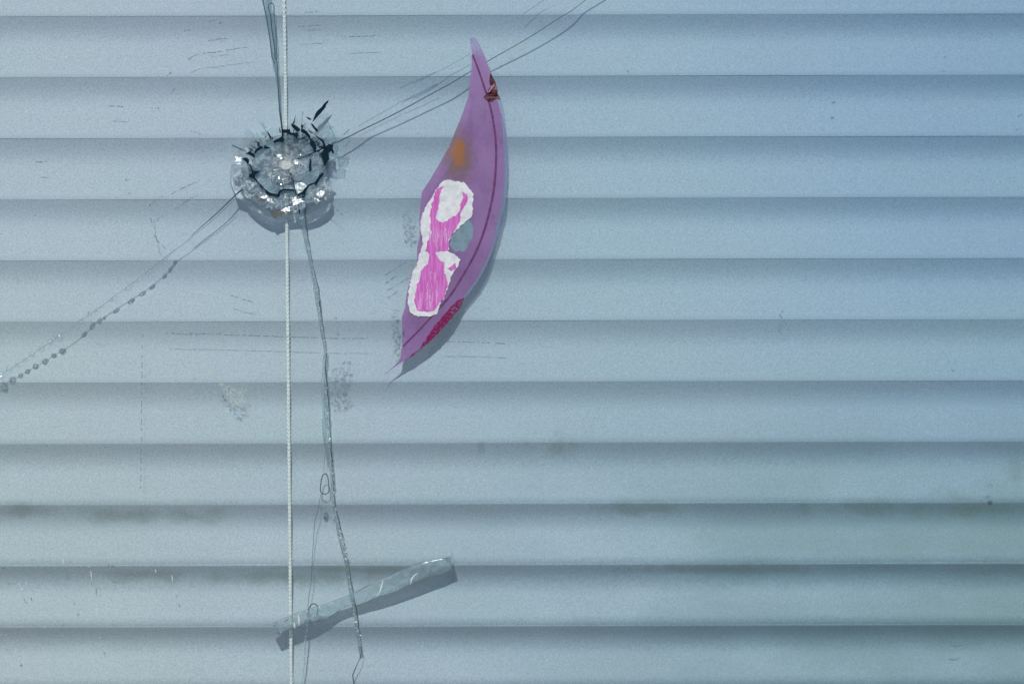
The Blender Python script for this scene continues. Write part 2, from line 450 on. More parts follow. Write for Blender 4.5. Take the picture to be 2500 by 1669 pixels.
def catmull(p, step):
    out = []
    q = [p[0]] + p + [p[-1]]
    for i in range(1, len(q) - 2):
        n = max(1, int(math.hypot(q[i+1][0]-q[i][0], q[i+1][1]-q[i][1]) / step))
        for j in range(n):
            t = j / n
            out.append(tuple(0.5 * (2*q[i][k] + (q[i+1][k]-q[i-1][k])*t + (2*q[i-1][k]-5*q[i][k]+4*q[i+1][k]-q[i+2][k])*t*t
                       + (3*q[i][k]-q[i-1][k]-3*q[i+1][k]+q[i+2][k])*t**3) for k in (0, 1)))
    out.append(p[-1]); return out
cord_line = catmull([(676, -560), (693, 0), (698, 330), (700, 540), (706, 1150), (711, 1669), (716, 2200)], 4.0)
parts = []
for sidx in range(4):
    vv, ff = [], []; ns = 5
    for i, (u, v) in enumerate(cord_line):
        sgn = 1 if sidx % 2 == 0 else -1
        a = sgn * i * 4.0 / 19.0 * 2 * math.pi + (sidx // 2) * math.pi
        c = P(u, v, Y_CORD)
        cx = c.x + 0.00038 * math.cos(a); cy = c.y + 0.00024 * math.sin(a)
        rad = 0.00034
        for j in range(ns):
            t = 2 * math.pi * j / ns; vv.append((cx + rad * math.cos(t), cy + rad * 0.8 * math.sin(t), c.z))
    for i in range(len(cord_line) - 1):
        for j in range(ns):
            a = i * ns + j; b = i * ns + (j + 1) % ns; ff.append((a, b, b + ns, a + ns))
    parts.append((vv, ff))
v, f = merge(parts)
mesh_obj('lift_cord', v, f, 'cord', blind, smooth=True, label='thin white braided cord running down in front of the slats')

# ---------------------------------------------------------------- the cracked pane
pane = empty('window_pane', (0, 0, 0), 'cracked clear glass window pane with a round impact hole and long cracks', 'window pane')
CX, CY = 697, 790          # impact centre in the close-up A
outer = [(340,560),(290,610),(215,700),(160,770),(148,860),(180,960),(222,1070),(300,1095),(370,1172),(470,1250),(540,1288),(680,1268),
         (800,1252),(900,1268),(1000,1232),(1080,1180),(1140,1110),(1130,1010),(1110,900),(1108,800),(1120,700),(1100,590),(1040,520),(980,470),
         (900,420),(800,395),(700,430),(600,500),(480,560)]
hole = pts(A, *outer)
W2, H2 = 0.30, Z0
u0, u1 = 1250 - W2 / PX, 1250 + W2 / PX; v0_, v1_ = 834.5 - H2 / PX, 834.5 + H2 / PX
v, f = prism_geo([[(u0, v0_), (u1, v0_), (u1, v1_), (u0, v1_)], hole], 0.0, T)
sheet = mesh_obj('glass_sheet', v, f, ['pane', 'clean'], pane)
for p_ in sheet.data.polygons:
    p_.material_index = 0 if p_.normal.y < -.5 else 1

# impact hole: broken plates round a crushed plug
hit = mesh_obj('impact_hole', *prism_geo([pts(A, *[(CX + 62 * math.cos(a * .3491) * R.uniform(.85, 1.1), CY + 52 * math.sin(a * .3491) * R.uniform(.85, 1.1)) for a in range(18)])],
        lambda u, v: 0.0005, 0.0012), 'plug', pane, label='powdery white crushed glass plug at the centre of the impact')
def ring_shards(r0, r1, n, mat, a0=0.0, a1=360.0, tilt=0.25, y0=0.0008, thick=0.0006, skip=0.0, squash=0.90, jit=0.12, inset=0.025, seed=1, rj=0.06):
    r = random.Random(seed)
    step = (a1 - a0) / n
    cuts = [a0 + step * i + (r.uniform(-jit, jit) * step * 2 if 0 < i < n or a1 - a0 < 360 else 0) for i in range(n + 1)]
    rad = [r.uniform(1 - rj, 1 + rj) for _ in range(n + 1)]; rad[-1] = rad[0] if a1 - a0 >= 360 else rad[-1]
    for i in range(n):
        if r.random() < skip: continue
        b0, b1 = math.radians(cuts[i]), math.radians(cuts[i + 1]); d = (b1 - b0) * inset; b0 += d; b1 -= d
        dr = (r1 - r0) * inset
        poly = []
        for rr_, seq in ((r0 + dr, (b0, (b0 + b1) / 2, b1)), (r1 - dr, (b1, b0 * .35 + b1 * .65, b0 * .65 + b1 * .35, b0))):
            for t in seq:
                q = rr_ * r.uniform(0.97, 1.03) * (rad[i] if rr_ > r0 + dr else 1)
                poly.append((CX + q * math.cos(t), CY + q * math.sin(t) * squash))
        P2 = pts(A, *poly); cu = sum(p[0] for p in P2) / len(P2); cv = sum(p[1] for p in P2) / len(P2)
        tu, tv = r.gauss(0, tilt), r.gauss(0, tilt)
        m = math.radians((cuts[i] + cuts[i + 1]) / 2); tu += 0.18 * math.cos(m); tv += 0.18 * math.sin(m)
        yb = y0 + r.uniform(-.0002, .0002)
        yf = lambda u, v: min(T - 0.0005, max(-0.0008, yb - ((u - cu) * tu + (v - cv) * tv) * PX))
        prism('glass_shard', P2, yf, thick * r.uniform(.7, 1.3), mat, hit)
ring_shards(64, 128, 13, 'crumb', seed=3, tilt=.5, thick=.0005)
ring_shards(128, 210, 17, 'flake', seed=4, tilt=.35)
ring_shards(208, 338, 16, 'shard', seed=5, tilt=.22)
ring_shards(352, 432, 15, 'flake', 18, 205, seed=6, tilt=.30, y0=-.0002, rj=.03)
ring_shards(430, 492, 19, 'flake', 20, 200, seed=8, tilt=.35, y0=-.0006, rj=.05, thick=.0004)
ring_shards(345, 425, 12, 'chip', 205, 377, seed=9, tilt=.25, y0=.0012)
ring_shards(420, 500, 7, 'chip', 200, 246, seed=10, tilt=.3, y0=.0014, thick=.0003, skip=.45)
# large thin chips lifted from the upper right rim
for i, pl in enumerate([[(1000,330),(1080,300),(1140,330),(1060,400),(1010,470),(960,410)], [(1015,480),(1090,390),(1150,420),(1190,500),(1160,570),(1070,560)],
                        [(1170,590),(1240,560),(1290,600),(1270,680),(1180,690)], [(1110,720),(1190,690),(1260,700),(1250,800),(1150,830),(1105,790)],
                        [(720,430),(780,370),(860,350),(900,400),(870,450),(820,440)],
                        [(230,740),(300,700),(330,760),(300,820),(240,830)], [(170,790),(235,760),(250,870),(230,960),(190,930),(160,860)]]):
    cu, cv = A(*pl[0]); tu, tv = R.gauss(0, .12), R.gauss(0, .12)
    prism('glass_shard', ragged(pts(A, *pl), .8, 12, i), lambda u, v: 0.0007 - ((u - cu) * tu + (v - cv) * tv) * PX, .00035, 'chip', hit)
# concentric pale ridges on the lower cone
for i, (r_, a0, a1) in enumerate(((372, 30, 80), (392, 95, 150), (410, 25, 70), (446, 40, 110), (455, 110, 165), (470, 30, 75), (505, 28, 62), (482, 80, 130), (520, 35, 58))):
    ln = pts(A, *[(CX + (r_ + R.uniform(-7, 7)) * math.cos(math.radians(t)), CY + (r_ + R.uniform(-7, 7)) * .93 * math.sin(math.radians(t))) for t in range(a0, a1, 4)])
    strip('glass_ridge', ln, lambda t: 2.6 * math.sin(math.pi * max(.06, min(.94, t))), .0003, .0004, 'flake', hit)
# dark reflections in the crack faces, painted as black gaps
facets = [
 [(1120,155),(1066,262),(1003,332),(966,372),(948,388),(955,362),(985,302),(1012,262),(1060,215)],
 [(888,333),(920,338),(945,358),(928,368),(908,356)],
 [(933,398),(957,405),(1012,478),(986,472),(950,430)],
 [(748,398),(770,403),(800,420),(834,452),(834,478),(792,464),(758,432)],
 [(762,400),(770,375),(796,322),(786,365),(774,402)],
 [(663,458),(700,456),(718,462),(738,452),(744,482),(800,494),(822,515),(790,523),(740,504),(700,490),(668,482)],
 [(838,446),(870,453),(902,473),(938,524),(932,560),(905,530),(870,492),(845,475)],
 [(842,430),(850,400),(862,420),(890,392),(868,432),(858,452)],
 [(932,560),(960,563),(987,610),(988,660),(970,682),(952,640),(930,605)],
 [(930,738),(942,738),(944,790),(940,850),(918,862),(920,800)],
 [(1062,640),(1110,612),(1098,590),(1120,604),(1157,598),(1140,640),(1162,672),(1150,692),(1130,660),(1104,680),(1112,740),(1082,790),(1060,812),(1052,750),(1033,692)],
 [(980,508),(1010,525),(1056,556),(1076,600),(1072,650),(1056,640),(1056,590),(1035,560),(990,528)],
 [(1050,866),(1057,892),(1025,925),(1000,968),(982,1002),(972,980),(922,1003),(888,1056),(872,1105),(845,1108),(852,1078),(808,1096),(800,1080),(856,1052),(908,988),(976,958),(1018,888)],
 [(775,1048),(730,1038),(672,1038),(646,1060),(634,1104),(600,1096),(556,1098),(518,1078),(498,1040),(438,988),(392,934),(345,908),(346,884),(372,878),(366,840),(346,790),(358,786),(390,852),(430,850),(455,850),
  (404,892),(400,912),(434,958),(474,998),(524,1046),(580,1072),(616,1072),(640,1038),(680,1022),(730,1024),(778,1034)],
 [(272,738),(290,728),(322,726),(348,748),(340,790),(326,780),(312,755)],
 [(318,682),(345,666),(392,686),(404,708),(386,722),(360,705)],
 [(388,672),(418,636),(450,612),(480,618),(474,642),(436,652),(402,690)],
 [(486,640),(500,600),(516,622),(548,632),(520,646)],
 [(576,572),(604,545),(640,538),(664,518),(682,546),(664,580),(610,578),(590,590)],
]
for i, g in enumerate(facets):
    g2 = ragged(pts(A, *g), 1.0, 6, 40 + i)
    prism('black_facet', g2, *((-.0002, .0003) if i < 3 else (-.0012, .0016)), 'spike' if i < 3 else 'facet', hit)
# short dark spicules round the upper rim
rs = random.Random(12); geo = []
for i in range(70):
    a = math.radians(rs.uniform(186, 345)); r0 = rs.uniform(300, 385); ln = rs.uniform(14, 70) * (0.6 if a < 4.2 else 1)
    a2 = a + rs.gauss(0, .10); x, y = CX + r0 * math.cos(a), CY + r0 * .86 * math.sin(a)
    line = [(x, y), (x + ln * .5 * math.cos(a2) + rs.uniform(-5, 5), y + ln * .5 * math.sin(a2) + rs.uniform(-5, 5)), (x + ln * math.cos(a2), y + ln * math.sin(a2))]
    w = rs.uniform(1.0, 4.5); geo.append(strip_geo(pts(A, *line), lambda t: w * (1 - .85 * t), -.0011, .0008))
v, f = merge(geo); mesh_obj('splinter_cracks', v, f, 'spike', hit, kind='stuff')
# radial cracks inside the cone
inner = [[(660,850),(735,862)], [(735,862),(770,960),(790,1040),(802,1100),(835,1270)], [(800,742),(900,705),(1040,640),(1110,608)],
         [(570,1090),(578,1180),(580,1260)], [(640,1090),(632,1190)], [(330,670),(180,606)], [(500,800),(450,855)], [(395,945),(300,1010),(215,1085)],
         [(255,880),(290,960)], [(640,280),(660,450),(668,525)], [(470,400),(520,490),(560,550)], [(860,285),(848,380)], [(1105,380),(1125,450),(1165,520)], [(1010,750),(1040,680)]]
for i, ln in enumerate(inner):
    q = ragged(pts(A, *ln), .7, 9, 70 + i, closed=False)
    strip('crack', q, 3.0 if i in (1, 2, 5, 9) else 1.8, .0002, .0006, 'line' if i in (0, 1, 2, 5, 7, 9) else 'hair', hit)
# crushed sparkling crumbs
rs = random.Random(21); geo = []
def crumb(x, y, s, yb):
    u, v = A(x, y); c = P(u, v, yb)
    q = [c + Vector((rs.gauss(0, 1), rs.gauss(0, .8), rs.gauss(0, 1))).normalized() * s * rs.uniform(.6, 1.2) for _ in range(4)]
    return q, [(0, 1, 2), (0, 3, 1), (1, 3, 2), (2, 3, 0)]
for i in range(1100):
    k = rs.random()
    if k < .42: a = rs.uniform(0, 6.283); r_ = abs(rs.gauss(0, 1)) * 60 + 60
    elif k < .60: a = rs.gauss(1.75, .5); r_ = rs.gauss(150, 32)
    else: a = rs.gauss(1.7, .85); r_ = rs.uniform(300, 500)
    geo.append(crumb(CX + r_ * math.cos(a), CY + r_ * .9 * math.sin(a), rs.choice((.00012, .00018, .00026, .00045)), rs.uniform(-.0010, -.0001)))
v, f = merge(geo); mesh_obj('crushed_glass', v, f, 'crumb', hit, kind='stuff')
geo = []
for i in range(190):
    k = rs.random()
    if k < .35: a = rs.uniform(0, 6.283); r_ = rs.uniform(65, 170)
    elif k < .6: a = rs.gauss(1.75, .45); r_ = rs.gauss(150, 30)
    elif k < .9: a = rs.gauss(1.7, .75); r_ = rs.uniform(360, 490)
    else: a = rs.gauss(3.2, .2); r_ = rs.uniform(330, 540)
    geo.append(crumb(CX + r_ * math.cos(a), CY + r_ * .9 * math.sin(a), rs.choice((.00012, .0002, .0003, .0004)), rs.uniform(-.0016, -.0010)))
v, f = merge(geo); mesh_obj('glass_powder', v, f, 'spark', hit, kind='stuff')
prism('grit_clump', ragged(pts(A, (560,1250),(600,1228),(650,1232),(695,1235),(680,1262),(630,1280),(590,1308),(565,1285)), 1.6, 5, 3), -.0006, .0010, 'grit', hit)

# long cracks through the pane
def nrm(p, a=.6, step=14, seed=0): return ragged(p, a, step, seed, closed=False)
right = pts(A, (1040,640), (1180,575)) + pts(M, (80,1165),(530,945),(1000,690),(1300,510),(1610,335),(1720,265),(1860,175),(2010,80),(2130,-10),(2300,-130))
strip('crack', nrm(right, .4, 30, 1), lambda t: 3.2 * (1 - .62 * t), .0004, .0006, 'line', pane, label='long straight crack running up and away to one side')
for i, (ln, w) in enumerate(((pts(M, (250,1035),(560,860),(600,830)), 1.5), (pts(M, (590,725),(890,590)), 1.9), (pts(M, (620,830),(900,685)), 1.8), (pts(M, (700,690),(1000,540),(1175,435)), 1.3),
                           (pts(M, (1600,120),(1760,10),(1800,-20)), 1.5), (pts(M, (130,1105),(175,1060)), 3.0))):
    strip('crack', nrm(ln, .3, 20, i), w, .0012, .0004, 'hair', pane)
ll = pts(A, (395,945), (300,1010), (215,1085)) + pts(D, (1390,362),(1300,440),(1220,512))
strip('crack', nrm(ll, .4, 20, 3), lambda t: 4.4 * (1 - .7 * t), .0003, .0006, 'line', pane, label='crack leading down to a row of bubbles')
ll2 = pts(D, (1500,280),(1380,392),(1200,540),(1080,630),(950,732),(880,790),(710,912),(520,1050),(375,1155),(265,1228),(110,1332),(0,1400),(-200,1540))
strip('crack', nrm(ll2, .5, 18, 4), lambda t: 2.2 * (1 - .5 * t), .0003, .0005, 'soft', pane)
# bubbles along it
bub = [(375,1160,24),(320,1190,19),(265,1232,22),(205,1268,20),(155,1305,17),(110,1336,17),(60,1365,23),(5,1402,24),(-50,1440,22),(-100,1475,18),
       (515,1052,16),(570,1012,17),(618,985,15),(650,965,12),(722,915,20),(818,845,21),(888,792,20),(950,745,18),(1030,675,14),(1068,640,15),(1100,610,13)]
glint = []  # white crumbs stand in for sun glints on the bubbles
for i, (x, y, r_) in enumerate(bub):
    u, v = D(x, y); r_ = r_ / 2.613
    el = 1.0 if x < 400 else 1.35
    vv, ff = dome_geo(u, v, r_ * el, r_ / el, .0006, .0005, ang=-.69)
    mesh_obj('bubble', vv, ff, 'lens', pane, smooth=True)
    for k in range(2 if i < 10 else 1):
        c = P(u + R.uniform(-4, 2), v - R.uniform(0, 5), -.0002); s_ = .00055 if i < 10 else .0004
        glint.append(([c + Vector((R.gauss(0, 1), R.gauss(0, .6), R.gauss(0, 1))).normalized() * s_ for _ in range(4)], [(0, 1, 2), (0, 3, 1), (1, 3, 2), (2, 3, 0)]))
v, f = merge(glint); mesh_obj('bubble_glints', v, f, 'spark', pane, kind='stuff')
# lower crack: a ribbon of glass between two edges
le = pts(A, (800,1100),(830,1260)) + pts(G, (290,150),(312,270),(338,380),(366,550),(388,680),(418,850),(432,950),(424,1050),(417,1180),(424,1330),(440,1568)) + \
     pts(E, (596,120),(606,260),(616,400),(640,530),(668,640),(694,760),(716,900),(738,1000),(752,1110),(770,1230),(786,1320))
ri = pts(A, (880,1180),(892,1400)) + pts(G, (327,200),(342,300),(370,450),(400,570),(410,690),(432,830),(448,950),(442,1050),(452,1180),(466,1330),(476,1568)) + \
     pts(E, (614,120),(622,260),(634,400),(664,530),(694,640),(718,760),(738,900),(758,1000),(774,1110),(794,1230),(806,1320))
v, f = band_geo(resample(le, 10), resample(ri, 10), .0005, .0016); mesh_obj('crack_ribbon', v, f, 'ribbon', pane, label='ribbon of split glass running down from the impact')
rd = ri + pts(E, (798,1395),(772,1450),(750,1508),(758,1568),(770,1640))
strip('crack', nrm(rd, .8, 10, 6), lambda t: 2.0 + 0.9 * math.sin(t * 40), .0004, .0006, 'line', pane)
strip('crack', nrm(le, .8, 10, 7), lambda t: 1.8, .0006, .0008, 'ribbon', pane)
# its broken-up crumbs, painted white to give its sparkle
rs = random.Random(33); geo = []
rsm = resample(ri, 3)
for i in range(330):
    t = rs.random() ** .8
    if rs.random() < .35: t = rs.gauss(.775, .03)
    u, v = rsm[int(max(0, min(.999, t)) * len(rsm))]; c = P(u + rs.uniform(-9, 2), v + rs.uniform(-3, 3), rs.uniform(-.0002, .0004)); s_ = rs.choice((.00018, .00025, .00035, .0005))
    q = [c + Vector((rs.gauss(0, 1), rs.gauss(0, .8), rs.gauss(0, 1.3))).normalized() * s_ for _ in range(4)]
    geo.append((q, [(0, 1, 2), (0, 3, 1), (1, 3, 2), (2, 3, 0)]))
tail = resample(pts(E, (455,1110),(450,1200),(440,1330),(435,1450),(420,1568),(415,1640)), 3)
for i in range(60):
    u, v = rs.choice(tail); c = P(u + rs.uniform(-2, 2), v, rs.uniform(-.0002, .0004)); s_ = rs.uniform(.00015, .0004)
    q = [c + Vector((rs.gauss(0, .7), rs.gauss(0, .8), rs.gauss(0, 1.8))).normalized() * s_ for _ in range(4)]
    geo.append((q, [(0, 1, 2), (0, 3, 1), (1, 3, 2), (2, 3, 0)]))
v, f = merge(geo); mesh_obj('crushed_glass', v, f, 'spark', pane, kind='stuff')
# side branch with two looped ends
br = pts(L, (1600,1150),(1625,1500)) + pts(E, (575,0),(560,190)); strip('crack', nrm(br, .3, 15, 8), 1.6, .0012, .0004, 'hair', pane)
br = pts(E, (540,335),(530,400),(500,530),(486,750),(480,890),(465,980),(455,1110)); strip('crack', nrm(br, .5, 12, 9), 2.2, .0012, .0005, 'hair', pane)
br = pts(E, (455,1110),(450,1200),(440,1330),(435,1450),(420,1568),(412,1660)); strip('crack', nrm(br, .8, 9, 10), 3.6, .0008, .0006, 'ribbon', pane)
l1 = smooth_line(pts(E, (552,212),(567,198),(585,212),(592,260),(596,322),(575,335),(543,330),(537,300),(545,240)), True)
strip('crack_loop', l1, 2.6, .0008, .0005, 'line', pane, closed=True)
l2 = smooth_line(pts(E, (464,1075),(480,1048),(503,1044),(524,1068),(519,1110),(511,1139),(480,1131),(457,1115)), True)
strip('crack_loop', l2, 2.8, .0008, .0005, 'line', pane, closed=True)
vv, ff = dome_geo(*E(560, 395), 7, 9, .0008, .0005); mesh_obj('bubble', vv, ff, 'lens', pane, smooth=True)
# upper crack: hairpin and oblique ribbon
l3 = smooth_line(pts(F, (564,80),(573,50),(600,38),(626,52),(637,92),(630,180),(645,320),(658,450),(662,600),(672,690),(655,718),(643,690),(640,560),(615,430),(600,300),(596,190),(576,135)), True)
strip('crack_loop', l3, 2.4, .0008, .0005, 'line', pane, closed=True)
strip('crack', nrm(pts(F, (440,-260),(500,0),(545,230),(580,450),(605,690),(640,760)), .3, 20, 11), 2.2, .0009, .0005, 'line', pane)
strip('crack', nrm(pts(F, (600,-200),(606,40)), .3, 20, 11), 1.5, .0009, .0005, 'hair', pane)
strip('crack', nrm(pts(F, (668,715),(680,900),(685,1100),(702,1330),(725,1500)) + pts(A, (668, 525)), .5, 14, 12), lambda t: 1.8 + 2.2 * t, .0005, .0006, 'line', pane)
v, f = band_geo(resample(pts(F, (500,-200),(505,0),(548,230),(585,450),(612,690),(650,900),(672,1100),(695,1330),(715,1480)), 8),
                resample(pts(F, (585,-200),(592,0),(620,230),(645,450),(660,690),(680,900),(690,1100),(704,1330),(725,1480)), 8), .0004, .0020)
mesh_obj('crack_ribbon', v, f, 'soft', pane)

# scratches and marks on the outer face
scr = [pts(I, (1700,555),(1760,515),(1800,495),(1950,480),(2120,452),(2270,430)), pts(I, (1520,700),(1560,660)), pts(I, (1905,200),(1960,188)), pts(I, (1985,215),(2015,212)), pts(I, (1680,285),(1730,275)),
       pts(I, (1895,375),(1980,360),(2080,352)), pts(I, (975,970),(1050,968),(1125,978)), pts(I, (1380,985),(1450,985)), pts(I, (330,1475),(380,1480),(430,1470)), pts(I, (1740,1200),(1830,1225)),
       pts(M, (110,305),(250,300),(430,293)), pts(F, (920,325),(1080,312),(1190,298)), pts(F, (1000,152),(1180,140)),
       pts(D, (950,320),(1000,285),(1040,262)), pts(D, (1090,245),(1180,200),(1270,160)), pts(C, (480,1172),(700,1176),(900,1184)),
       pts(D, (960,400),(990,470),(1000,540),(1060,600)), pts(D, (1470,890),(1540,915),(1620,935)),
       pts(D, (1060,1130),(1260,1145)), pts(L, (-100,70),(300,85),(760,100),(1150,115),(1540,128),(1850,136),(2190,132)), pts(C, (100,740),(180,690),(260,640)), pts(C, (110,790),(180,740)),
       pts(A, (1060,1120),(1160,1200),(1240,1275)), pts(K, (455,335),(462,358)), pts(K, (1435,497),(1448,488)), pts(K, (1880,395),(1900,392)), pts(K, (1966,270),(1978,282)), pts(K, (2320,560),(2345,545)), pts(K, (1180,1500),(1212,1548)),
       pts(H, (1670,1375),(1700,1380),(1730,1372)), pts(J, (615,890),(670,895)), pts(H, (540,1310),(562,1325)), pts(H, (1675,5),(1695,10)), pts(J, (15,905),(40,902))]
for i, ln in enumerate(scr):
    short = math.hypot(ln[0][0] - ln[-1][0], ln[0][1] - ln[-1][1]) < 40
    strip('scratch', nrm(ln, .7, 9, 90 + i), 3.2 if short else 2.4, -.00012, .0002, 'scratch', pane)
for i in range(17):
    y0 = 1140 + i * 60 + R.uniform(-8, 8); x = 908 - i * .6
    strip('scratch', nrm(pts(D, (x, y0), (x - 1, y0 + R.uniform(18, 44))), .3, 10, i), 1.6, -.0001, .0002, 'hair', pane)
# dust grains, plus white strokes and clumps put in for glints, in the dusty corner
for x, y, h_ in ((520, 920, 28), (983, 945, 20), (148, 985, 12), (108, 990, 14), (1006, 1035, 12), (360, 850, 16), (888, 912, 10)):
    strip('glint_stroke', pts(J, (x - 2, y), (x + 2, y + h_ * .6), (x + 5, y + h_ * 2)), lambda t: 2.2 * math.sin(math.pi * max(.15, min(.85, t))), -.0003, .0003, 'cord', pane)
rs = random.Random(5); geo = []
for i in range(420):
    u, v = abs(rs.gauss(0, 190)), 1669 - abs(rs.gauss(0, 210)); s_ = rs.choice((.00008, .0001, .00013, .00022)); c = P(u, v, -.00015)
    q = [c + Vector((rs.gauss(0, 1), rs.gauss(0, .8), rs.gauss(0, 1))).normalized() * s_ for _ in range(4)]
    geo.append((q, [(0, 1, 2), (0, 3, 1), (1, 3, 2), (2, 3, 0)]))
for x, y in ((125,1020),(345,1170),(425,1110),(95,1385),(570,1300)):
    u, v = J(x, y); c = P(u, v, -.0002)
    for k in range(5):
        q = [c + Vector((rs.gauss(0, 1), rs.gauss(0, .5), rs.gauss(0, 1.4))) * .0002 for _ in range(4)]; geo.append((q, [(0, 1, 2), (0, 3, 1), (1, 3, 2), (2, 3, 0)]))
v, f = merge(geo); mesh_obj('dust_and_glints', v, f, 'spark', pane, kind='stuff')
# smears of powder, then plain grey patches
def patch(name, center, ru, rv, mat, seed, n=26, y=-.00016):
    r = random.Random(seed); cu, cv = center
    poly = [(cu + ru * r.uniform(.55, 1.1) * math.cos(6.283 * i / n), cv + rv * r.uniform(.55, 1.1) * math.sin(6.283 * i / n)) for i in range(n)]
    return prism(name, poly, y, .00008, mat, pane)
prism('powder_grey_patch', ragged(pts(L, (240,640),(330,700),(430,740),(520,770),(600,740),(640,780),(600,880),(640,930),(590,980),(520,1010),(450,990),(420,900),(360,830),(280,730)), 3, 9, 2), -.0003, .0002, 'smudge', pane)
prism('powder_grey_patch', ragged(pts(L, (1650,560),(1760,520),(1900,420),(1990,400),(1960,520),(1900,640),(1930,720),(1960,800),(1880,860),(1760,900),(1680,840),(1640,700)), 4, 10, 4), -.0002, .0001, 'grey', pane)
patch('powder_grey_patch', C(270, 390), 20, 34, 'grey', 5); patch('powder_grey_patch', C(190, 1130), 18, 42, 'grey', 6); patch('powder_grey_patch', C(175, 1020), 12, 26, 'grey', 7)
patch('powder_grey_patch', D(1400, 1440), 12, 10, 'smudge', 8)
for x, y, r_ in ((1870, 583, 6.5),):
    vv, ff = dome_geo(*H(x, y), r_, r_ * .95, -.0002, .0003); mesh_obj('dirt_spot', vv, ff, 'dirt' if r_ < 4 else 'grey', pane)
for ctr, r_ in ((D(810, 158), 4.5), (J(607, 215), 4), (K(1880, 400), 3.2), (L(1770, -120), 4), (D(1240, 1420), 4), (D(222, 380), 2.5), (K(1435, 490), 3), (K(1195, 1490), 3)):
    prism('dirt_spot', [(ctr[0] + r_ * 1.3 * R.uniform(.6, 1.2) * math.cos(a * .785), ctr[1] + r_ * R.uniform(.6, 1.2) * math.sin(a * .785)) for a in range(8)], -.0002, .00015, 'grey', pane)

# ---------------------------------------------------------------- torn sticker on the glass
stick = empty('sticker', P(*C(215, 1305), -.0003), 'torn leaf-shaped purple vinyl sticker with white and pink scraped patch on glass', 'sticker')
left = pts(B, (652,150),(650,112),(676,100),(702,112)) 
rightE = pts(B, (745,190),(770,250),(800,330),(840,430),(868,525),(888,575),(915,680),(933,830),(942,1000),(941,1150),(930,1300),(908,1450)) + \
         pts(C, (893,290),(862,440),(832,540),(790,645),(732,760),(645,880),(562,1000),(474,1100),(384,1190),(292,1262),(215,1312),(160,1350),(98,1400))
leftE = pts(C, (118,1376),(160,1338),(205,1296),(221,1200),(222,1110),(218,1012),(240,950),(250,862),(280,732),(318,668),(322,540),(336,480),(334,370),(350,190)) + \
        pts(B, (350,1178),(430,1040),(490,940),(548,792),(604,660),(640,535),(655,382),(668,230))
holeP = pts(C, (606,412),(660,362),(684,390),(692,440),(684,490),(650,552),(632,582),(600,572),(574,584),(534,534),(546,482))
film_out = left + rightE + leftE
# inked body stops short of the outer rim; the rim is bare clear film
inset_r = [(u - (1 if i < 3 else 5 if i < 5 else 10 if i < 14 else 6 if i < 20 else 1), v - (0 if i < 12 else 3.0 if i < 20 else 0)) for i, (u, v) in enumerate(rightE)]
body = left + inset_r + leftE
v, f = prism_geo([ragged(body, .55, 7, 77), holeP], -.00016, .00010); mesh_obj('vinyl_film', v, f, 'film', stick)
rimp = rightE[2:20] + list(reversed([(u - .6, v - .3) for u, v in inset_r[2:20]]))
prism('bare_film', ragged(holeP, .5, 8, 1), -.00015, .00008, 'bare', stick)
prism('clear_rim', rimp, -.00014, .00008, 'rim', stick)
ln = smooth_line(pts(B, (670,232),(710,330),(770,510),(800,600),(830,740),(850,900),(851,1050),(841,1200)) + pts(C, (822,200),(785,370),(740,510),(690,620),(620,740),(540,870),(440,980),(320,1110),(226,1204)), False, 1)
strip('printed_stripe', ln, lambda t: 4.2 + 1.6 * math.sin(t * math.pi), -.00024, .00012, 'stripe', stick, label='dark plum line printed along the sticker')
white = pts(C, (500,104),(640,124),(690,200),(685,340),(662,368),(604,412),(552,470),(530,522),(527,578),(560,600),(602,630),(590,682),(560,712),(540,762),(522,822),(497,880),(467,930),(450,990),(400,1005),(330,1006),
            (280,986),(254,920),(265,830),(285,722),(318,672),(345,562),(358,512),(340,440),(345,350),(385,268),(415,230),(440,170))
v, f = prism_geo([ragged(white, 1.9, 4.5, 8)], lambda u, v: -.00042 + .00007 * mnoise.noise(Vector((u * .12, v * .1, 2))), .00024)
paper = mesh_obj('torn_paper', v, f, 'paper', stick, label='ragged white torn paper backing')
pinkP = pts(C, (450,162),(492,150),(470,200),(464,280),(442,366),(490,390),(560,350),(598,318),(608,268),(624,214),(618,182),(656,215),(650,248),(612,320),(600,380),(562,448),(532,498),(525,575),(440,580),(462,632),(500,652),(498,720),
            (520,768),(520,812),(492,890),(460,932),(435,965),(390,972),(320,970),(302,900),(320,800),(347,700),(390,660),(405,600),(372,572),(390,512),(415,460),(404,340),(426,230))
prism('pink_print', ragged(pinkP, 1.9, 5, 9), -.00052, .00012, 'pink', paper, label='scraped pink printed area on the torn paper')
prism('pink_print', ragged(pts(C, (572,650),(578,685),(545,708),(522,690),(548,672)), .5, 5, 2), -.00052, .00012, 'pink', paper)
rs = random.Random(44); geo = []
for i in range(46):
    if i < 26: x = rs.uniform(335, 510); y = rs.uniform(700, 930); ln_ = rs.uniform(30, 130); y2 = min(960, y + ln_)
    else: x = rs.uniform(400, 570); y = rs.uniform(395, 470); y2 = min(575, y + rs.uniform(30, 110))
    if x < 345 and y < 760: continue
    if i >= 26 and x > 545 - (y - 395) * .2: x -= 60
    if i < 26 and y2 > 880 and x > 470: continue
    n = 5; sl = (x - 420) * .0009
    line = [(x + (y + (y2 - y) * k / n - y) * sl + rs.uniform(-4, 4), y + (y2 - y) * k / n) for k in range(n + 1)]
    geo.append(strip_geo(pts(C, *line), rs.uniform(.8, 1.6), -.00058, .0001))
v, f = merge(geo); mesh_obj('paper_fibres', v, f, 'fibre', paper, kind='stuff')
